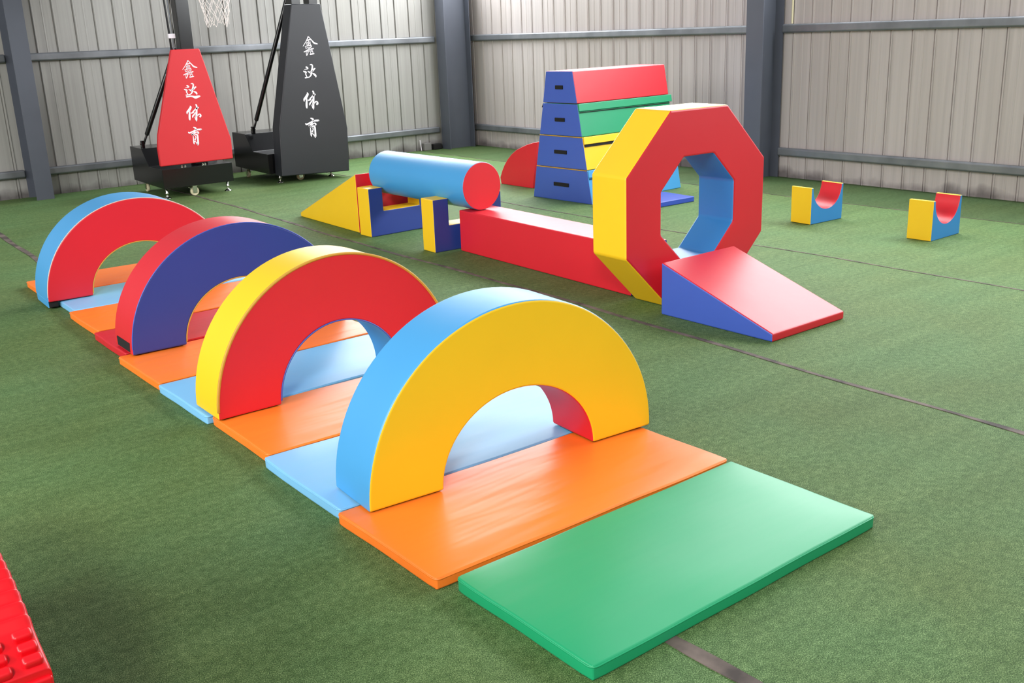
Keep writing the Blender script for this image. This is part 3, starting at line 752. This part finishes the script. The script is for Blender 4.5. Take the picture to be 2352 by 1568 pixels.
# arm, backboard, hoop and net
bm = bmesh.new(); add_box(bm, (4.131, 10.40, 2.42), (0.08, 0.62, 0.10)); bevel_sharp(bm, 0.006, 2)
fix(mesh_obj('arm', bm, M['black_steel'], t, smooth=True, wn=True))
bm = bmesh.new(); add_box(bm, (4.131, 10.075, 2.42), (1.0, 0.03, 0.66)); bevel_sharp(bm, 0.006, 2)
fix(mesh_obj('backboard', bm, M['board'], t, smooth=True, wn=True))
hc = Vector((4.131, 9.80, 2.16)); hr = 0.20
bm = bmesh.new()
add_tube(bm, [hc + Vector((hr * math.cos(2 * PI * k / 40), hr * math.sin(2 * PI * k / 40), 0)) for k in range(41)], 0.009, 8, cap=False)
add_box(bm, (4.131, 10.03, 2.155), (0.09, 0.07, 0.05))
hoop = fix(mesh_obj('hoop', bm, M['hoop'], t, smooth=True))
bm = bmesh.new()
NS, NR = 12, 7
def netpt(i, j):
    a = 2 * PI * (i + 0.5 * (j % 2)) / NS
    f = j / NR
    r = hr * (1 - 0.50 * f ** 0.8) + 0.012 * math.sin(i * 2.3 + j)
    z = hc.z - 0.47 * f + (0.02 * math.sin(i * 1.7 + 0.5) if j > 2 else 0)
    return Vector((hc.x + r * math.cos(a), hc.y + r * math.sin(a), z))
for j in range(NR):
    for i in range(NS):
        for di in ((0, -1) if j % 2 == 0 else (0, 1)):
            add_tube(bm, [netpt(i, j), (netpt(i, j) + netpt(i + di, j + 1)) / 2 + Vector((0, 0, -0.006)), netpt(i + di, j + 1)], 0.0028, 5, cap=False)
net = mesh_obj('net', bm, M['net'], hoop, smooth=True)

stand('larger basketball stand with black padding and white lettering, nearer the room corner', 4.88, 5.78, 10.625, 0.11, 0.33, 0.525,
      [(5.349, 5.458), (5.559, 5.665)],
      [(4.939, 0.095), (5.778, 0.067), (5.799, 0.547), (5.592, 1.89), (5.242, 1.894), (4.962, 0.618)], 10.43, 0.175, 'black_vinyl', BLACK_TEXT,
      ((4.965, 11.12, 0.54), (5.41, 10.80, 2.03)), [(5.02, 10.66), (5.66, 10.66)], [((5.28, 10.68), 'Y'), ((4.98, 11.42), 'X'), ((5.68, 11.42), 'X')], ())

# ------------------------------------------------------------------ red plastic bridge in the near left corner
UB0, UB1 = -0.72, 0.309  # left part of the width is out of view, added to deepen the shadow
NB0, NB1 = 1.848, 3.072
t = thing('plastic_bridge', 'red moulded plastic bridge with ribs and studs in the near left corner', 'balance bridge', (-0.205, 2.46, 0))
o = Vector(t.location)
PZ = [(1.848, 0.444), (1.858, 0.452), (1.917, 0.473), (1.962, 0.494), (2.015, 0.518), (2.072, 0.539), (2.157, 0.556), (2.26, 0.560), (2.46, 0.562)]
def top_z(n):
    if n > 2.46: n = 4.92 - n
    for (a, za), (b, zb) in zip(PZ, PZ[1:]):
        if n <= b: return za + (zb - za) * (n - a) / (b - a)
    return PZ[-1][1]
def rib(n):
    m = n if n <= 2.46 else 4.92 - n
    if m < 1.947: return 0.0
    return 0.012 * (0.5 + 0.5 * math.sin((m - 1.947) / 0.0315 * 2 * PI - PI / 2)) ** 0.8
bm = bmesh.new()
NN = 320
us = [UB0, UB0 + 0.004, UB0 + 0.012, UB0 + 0.03, UB1 - 0.03, UB1 - 0.012, UB1 - 0.004, UB1]
drop = [0.010, 0.003, 0.0005, 0, 0, 0.0005, 0.003, 0.010]
rows = []
for i in range(NN + 1):
    n = NB0 + (NB1 - NB0) * i / NN
    rows.append([bm.verts.new((u, n, top_z(n) + rib(n) - dz)) for u, dz in zip(us, drop)] + [bm.verts.new((UB1, n, top_z(n) - 0.035)), bm.verts.new((UB0, n, top_z(n) - 0.035))])
K = len(rows[0])
for i in range(NN):
    for k in range(K):
        j = (k + 1) % K
        bm.faces.new((rows[i][k], rows[i][j], rows[i + 1][j], rows[i + 1][k]))
bm.faces.new(rows[0][::-1]); bm.faces.new(rows[-1])
deck = mesh_obj('deck', bm, M['plastic_red'], t, smooth=True, wn=True)
deck.matrix_parent_inverse = Matrix.Translation(-o)
for nn in (NB0 + 0.002, NB1 - 0.002):
    zt = top_z(NB0) - 0.012
    bm = bmesh.new(); add_box(bm, ((UB0 + UB1) / 2, nn, zt / 2), (UB1 - UB0 - 0.002, 0.022, zt)); bevel_sharp(bm, 0.006, 3)
    e = mesh_obj('end_panel', bm, M['plastic_red'], t, smooth=True, wn=True); e.matrix_parent_inverse = Matrix.Translation(-o)
bm = bmesh.new()
sp_ = [(NB0 + 0.014, 0.0), (NB1 - 0.014, 0.0)] + [(NB1 - 0.014 - (NB1 - NB0 - 0.028) * k / 20, 0) for k in range(21)]
sp_ = sp_[:2] + [(n_, top_z(n_) - 0.02) for n_, _ in sp_[2:]]
A = [bm.verts.new((UB0 + 0.004, a, z)) for a, z in sp_]; B = [bm.verts.new((UB0 + 0.022, a, z)) for a, z in sp_]
bm.faces.new(A[::-1]); bm.faces.new(B)
for k in range(len(A)):
    q = (k + 1) % len(A); bm.faces.new((A[k], A[q], B[q], B[k]))
e = mesh_obj('side_panel', bm, M['plastic_red'], t); e.matrix_parent_inverse = Matrix.Translation(-o)  # unseen closed side, added to block light coming in from the left
for c_, u in enumerate([UB1 - 0.026 - 0.056 * q for q in range(8)]):
    for k in range(3):
        n = 1.868 + 0.0305 * k - 0.007 * (c_ % 2)
        sl = math.atan2(0.026, 0.081)
        bm = bmesh.new(); add_box(bm, (u, n, top_z(n) + 0.004), (0.037, 0.023, 0.022), Matrix.Rotation(sl, 4, 'X')); bevel_sharp(bm, 0.0075, 3)
        s = mesh_obj('stud', bm, M['plastic_red'], t, smooth=True, wn=True); s.matrix_parent_inverse = Matrix.Translation(-o)

# ------------------------------------------------------------------ room
WN, WU = 11.965, 8.63          # back wall plane, right wall plane
WALL_H = 2.25
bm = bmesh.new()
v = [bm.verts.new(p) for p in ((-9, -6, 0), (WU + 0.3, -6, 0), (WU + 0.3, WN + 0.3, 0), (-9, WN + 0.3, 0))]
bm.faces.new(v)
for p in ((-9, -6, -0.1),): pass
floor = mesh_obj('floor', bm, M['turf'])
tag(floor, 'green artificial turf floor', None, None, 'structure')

def sheet_profile(length, pitch, start):
    """(along, depth) points of profiled sheeting: flat pans, a narrow groove and a raised rib at each lap"""
    P = [(0, 0)]
    x = start; k = 0
    while x < length - 0.06:
        P += [(x, 0), (x + 0.003, 0.012), (x + 0.010, 0.012), (x + 0.013, 0.0), (x + 0.016, -0.009), (x + 0.026, -0.009), (x + 0.030, 0.0)]
        if k % 2: 
            y = x + pitch * 0.52
            if y < length - 0.06: P += [(y, 0), (y + 0.004, -0.003), (y + 0.012, -0.003), (y + 0.016, 0)]
        x += pitch; k += 1
    P.append((length, 0))
    return P
def wall(name, fn, length, pitch, start, mat, label):
    bm = bmesh.new()
    P = sheet_profile(length, pitch, start)
    lo = [bm.verts.new(fn(a, d, -0.02)) for a, d in P]; hi = [bm.verts.new(fn(a, d, WALL_H)) for a, d in P]
    lb = [bm.verts.new(fn(a, 0.09, -0.02)) for a in (0, length)]; hb_ = [bm.verts.new(fn(a, 0.09, WALL_H)) for a in (0, length)]
    for i in range(len(P) - 1): bm.faces.new((lo[i], lo[i + 1], hi[i + 1], hi[i]))
    bm.faces.new((lb[0], hb_[0], hb_[1], lb[1]))
    bm.faces.new([hi[0]] + hi[1:] + [hb_[1], hb_[0]])
    bm.faces.new((lo[0], hi[0], hb_[0], lb[0])); bm.faces.new((lo[-1], lb[1], hb_[1], hi[-1]))
    o = mesh_obj(name, bm, mat)
    return tag(o, label, None, None, 'structure')
wall('wall_back', lambda a, d, z: (-2 + a, WN + d, z), WU + 2.0, 0.213, 0.10, M['wall_back'], 'grey profiled steel sheet wall at the back')
wall('wall_right', lambda a, d, z: (WU + d, WN - a, z), WN + 1.0, 0.213, 0.137, M['wall_right'], 'beige grey profiled steel sheet wall on the right')

def h_column(label, c, axis, b, d, tf=0.012, tw=0.012, H=WALL_H):
    """axis 'u': web runs along u, flanges parallel to the right wall; axis 'n': web along n"""
    bm = bmesh.new()
    if axis == 'u':
        add_box(bm, (c[0] - d / 2 + tf / 2, c[1], H / 2), (tf, b, H)); add_box(bm, (c[0] + d / 2 - tf / 2, c[1], H / 2), (tf, b, H))
        add_box(bm, (c[0], c[1], H / 2), (d - 2 * tf, tw, H))
    else:
        add_box(bm, (c[0], c[1] - d / 2 + tf / 2, H / 2), (b, tf, H)); add_box(bm, (c[0], c[1] + d / 2 - tf / 2, H / 2), (b, tf, H))
        add_box(bm, (c[0], c[1], H / 2), (tw, d - 2 * tf, H))
    o = mesh_obj('steel_column', bm, M['column'])
    return tag(o, label, 'column', 'grey steel columns against the walls')
h_column('grey steel H column at the left, behind the farthest arch', (2.765, 11.79), 'n', 0.178, 0.32)
h_column('grey steel H column in the room corner', (8.29, 11.80), 'u', 0.20, 0.42)
h_column('grey steel H column on the right wall, behind the octagonal ring', (8.45, 6.70), 'u', 0.205, 0.32)

def rail(label, a, b, z, h=0.082):
    bm = bmesh.new()
    a = Vector((a[0], a[1], z)); b = Vector((b[0], b[1], z))
    horizontal = abs(a.x - b.x) > abs(a.y - b.y)
    s = (abs(a.x - b.x), 0.055, h) if horizontal else (0.055, abs(a.y - b.y), h)
    add_box(bm, (a + b) / 2, s)
    bevel_sharp(bm, 0.018, 4)
    o = mesh_obj('wall_rail', bm, M['galv'], None, smooth=True, wn=True)
    return tag(o, label, 'rail', 'galvanised rails along the walls')
RN, RU = WN - 0.040, WU - 0.040
for z, w in ((0.262, 'lower'), (1.455, 'upper')):
    rail(w + ' galvanised rail on the back wall between left column and corner', (2.86, RN), (8.06, RN), z)
    rail(w + ' galvanised rail on the back wall, left of the left column', (-1.9, RN), (2.67, RN), z)
    rail(w + ' galvanised rail on the right wall between corner and middle column', (RU, 11.86), (RU, 6.81), z)
    rail(w + ' galvanised rail on the right wall, right of the middle column', (RU, 6.59), (RU, -0.9), z)
o = tube_obj('stripe', [(WU - 0.02, 6.50, 1.50), (WU - 0.02, 6.50, 2.25)], 0.010, M['cream'], None, 10)  # pale upright line beside the column, built as a thin tube
tag(o, 'thin cream conduit running up the wall beside the middle column', 'pipe')
o = box_obj('junction_box', (7.83, WN - 0.05, 0.05), (0.12, 0.06, 0.10), M['socket'], None, 0.006)
tag(o, 'small grey box on the turf at the foot of the back wall near the corner', 'box')
o = box_obj('cable_block', (7.985, WN - 0.06, 0.038), (0.14, 0.08, 0.075), M['velcro'], None, 0.01)
tag(o, 'small black block beside the grey box near the room corner', 'box')
o = tube_obj('thin_rod', [(7.745, WN - 0.045, 0.0), (7.74, WN - 0.025, 0.145)], 0.006, M['white'], None, 8)
tag(o, 'short thin white rod leaning on the back wall near the corner', 'rod')

# turf joints: dark tape strips between the rolls
def joint(k, pts, w):
    bm = bmesh.new()
    L_, R_ = [], []
    (u0, n0), (u1, n1) = pts
    S = 160
    for i in range(S + 1):
        f = i / S; u = u0 + (u1 - u0) * f; n = n0 + (n1 - n0) * f
        wob = 0.018 * math.sin(n * 1.3 + k) + 0.006 * math.sin(n * 5.1 + 2 * k)
        ww = w * (0.75 + 0.35 * noise.noise(Vector((n * 3.0, k * 7.3, 0)))) + 0.003 * noise.noise(Vector((n * 25, k, 1)))
        ww = max(ww, 0.004)
        L_.append((u + wob - ww / 2, n)); R_.append((u + wob + ww / 2, n))
    top = [[bm.verts.new((p[0], p[1], 0.0025)) for p in q] for q in (L_, R_)]
    bot = [[bm.verts.new((p[0], p[1], -0.002)) for p in q] for q in (L_, R_)]
    for i in range(S):
        bm.faces.new((top[0][i], top[1][i], top[1][i + 1], top[0][i + 1]))
        bm.faces.new((top[0][i], top[0][i + 1], bot[0][i + 1], bot[0][i]))
        bm.faces.new((top[1][i], bot[1][i], bot[1][i + 1], top[1][i + 1]))
    o = mesh_obj('trim_%d' % k, bm, M['seam'])
    tag(o, 'dark joint strip between turf rolls', None, None, 'structure')
joint(1, ((1.69, -1.0), (1.90, 11.7)), 0.052)
joint(2, ((3.69, -1.0), (3.99, 11.7)), 0.034)
joint(3, ((5.80, -1.0), (5.79, 11.7)), 0.018)
joint(4, ((7.66, -1.0), (7.70, 11.7)), 0.010)

# ------------------------------------------------------------------ light
world = bpy.data.worlds.new('overcast_sky')
scene.world = world
world.use_nodes = True
wn = world.node_tree.nodes; wl = world.node_tree.links
bg = wn['Background']
tc = wn.new('ShaderNodeTexCoord'); sp = wn.new('ShaderNodeSeparateXYZ'); cr = wn.new('ShaderNodeValToRGB')
wl.new(tc.outputs['Generated'], sp.inputs['Vector'])
mr = wn.new('ShaderNodeMapRange'); mr.inputs['From Min'].default_value = -0.1; mr.inputs['From Max'].default_value = 1.0
wl.new(sp.outputs['Z'], mr.inputs['Value']); wl.new(mr.outputs['Result'], cr.inputs['Fac'])
cr.color_ramp.elements[0].position = 0.05; cr.color_ramp.elements[0].color = (0.55, 0.57, 0.56, 1)
cr.color_ramp.elements[1].position = 0.5; cr.color_ramp.elements[1].color = (0.93, 0.97, 1.0, 1)
wl.new(cr.outputs['Color'], bg.inputs['Color'])
bg.inputs['Strength'].default_value = 0.28

def area(name, loc, target, sx, sy, watts, color=(1, 1, 1)):
    l = bpy.data.lights.new(name, 'AREA'); l.shape = 'RECTANGLE'; l.size = sx; l.size_y = sy; l.energy = watts; l.color = color
    o = bpy.data.objects.new(name, l); COL.objects.link(o)
    o.location = loc
    d = Vector(target) - Vector(loc)
    o.rotation_euler = d.to_track_quat('-Z', 'Y').to_euler()
    return o
# glazing strip above the right wall sheets, a shorter one over the back wall, open doors at the left and behind
area('right_glazing_light', (WU - 0.1, 5.6, 2.92), (0.0, 5.8, 1.2), 12.2, 1.3, 800, (0.95, 0.98, 1.0))
area('left_opening_light', (-6.5, 4.0, 4.2), (3.0, 5.0, 0.3), 9.5, 3.2, 900, (1.0, 0.99, 0.97))
area('back_glazing_light', (6.9, WN - 0.1, 2.95), (5.6, 4.0, 0.6), 3.2, 1.3, 230, (0.95, 0.98, 1.0))
area('rear_door_light', (-3.9, -3.6, 5.9), (2.0, 3.5, 0.2), 1.8, 1.6, 600, (1.0, 0.99, 0.97))

# ------------------------------------------------------------------ camera
cam = bpy.data.cameras.new('camera')
cam.sensor_width = 36.0
cam.lens = 2343.03 / 2352 * 36.0
cam.clip_start = 0.05
co = bpy.data.objects.new('camera', cam)
COL.objects.link(co)
pitch, roll, yaw = 0.2968318, -0.0390552, math.radians(-37.6)
f = Vector((0, math.cos(pitch), -math.sin(pitch))); r = Vector((1, 0, 0)); u = r.cross(f)
r2 = r * math.cos(roll) + u * math.sin(roll); u2 = -r * math.sin(roll) + u * math.cos(roll)
rot = Matrix((r2, u2, -f)).transposed().to_4x4()
co.matrix_world = Matrix.Translation((0, 0, 1.55)) @ Matrix.Rotation(yaw, 4, 'Z') @ rot
scene.camera = co

scene.view_settings.view_transform = 'Standard'
scene.view_settings.look = 'None'
scene.view_settings.gamma = 1.0
scene.view_settings.use_curve_mapping = False
scene.view_settings.exposure = 0.10
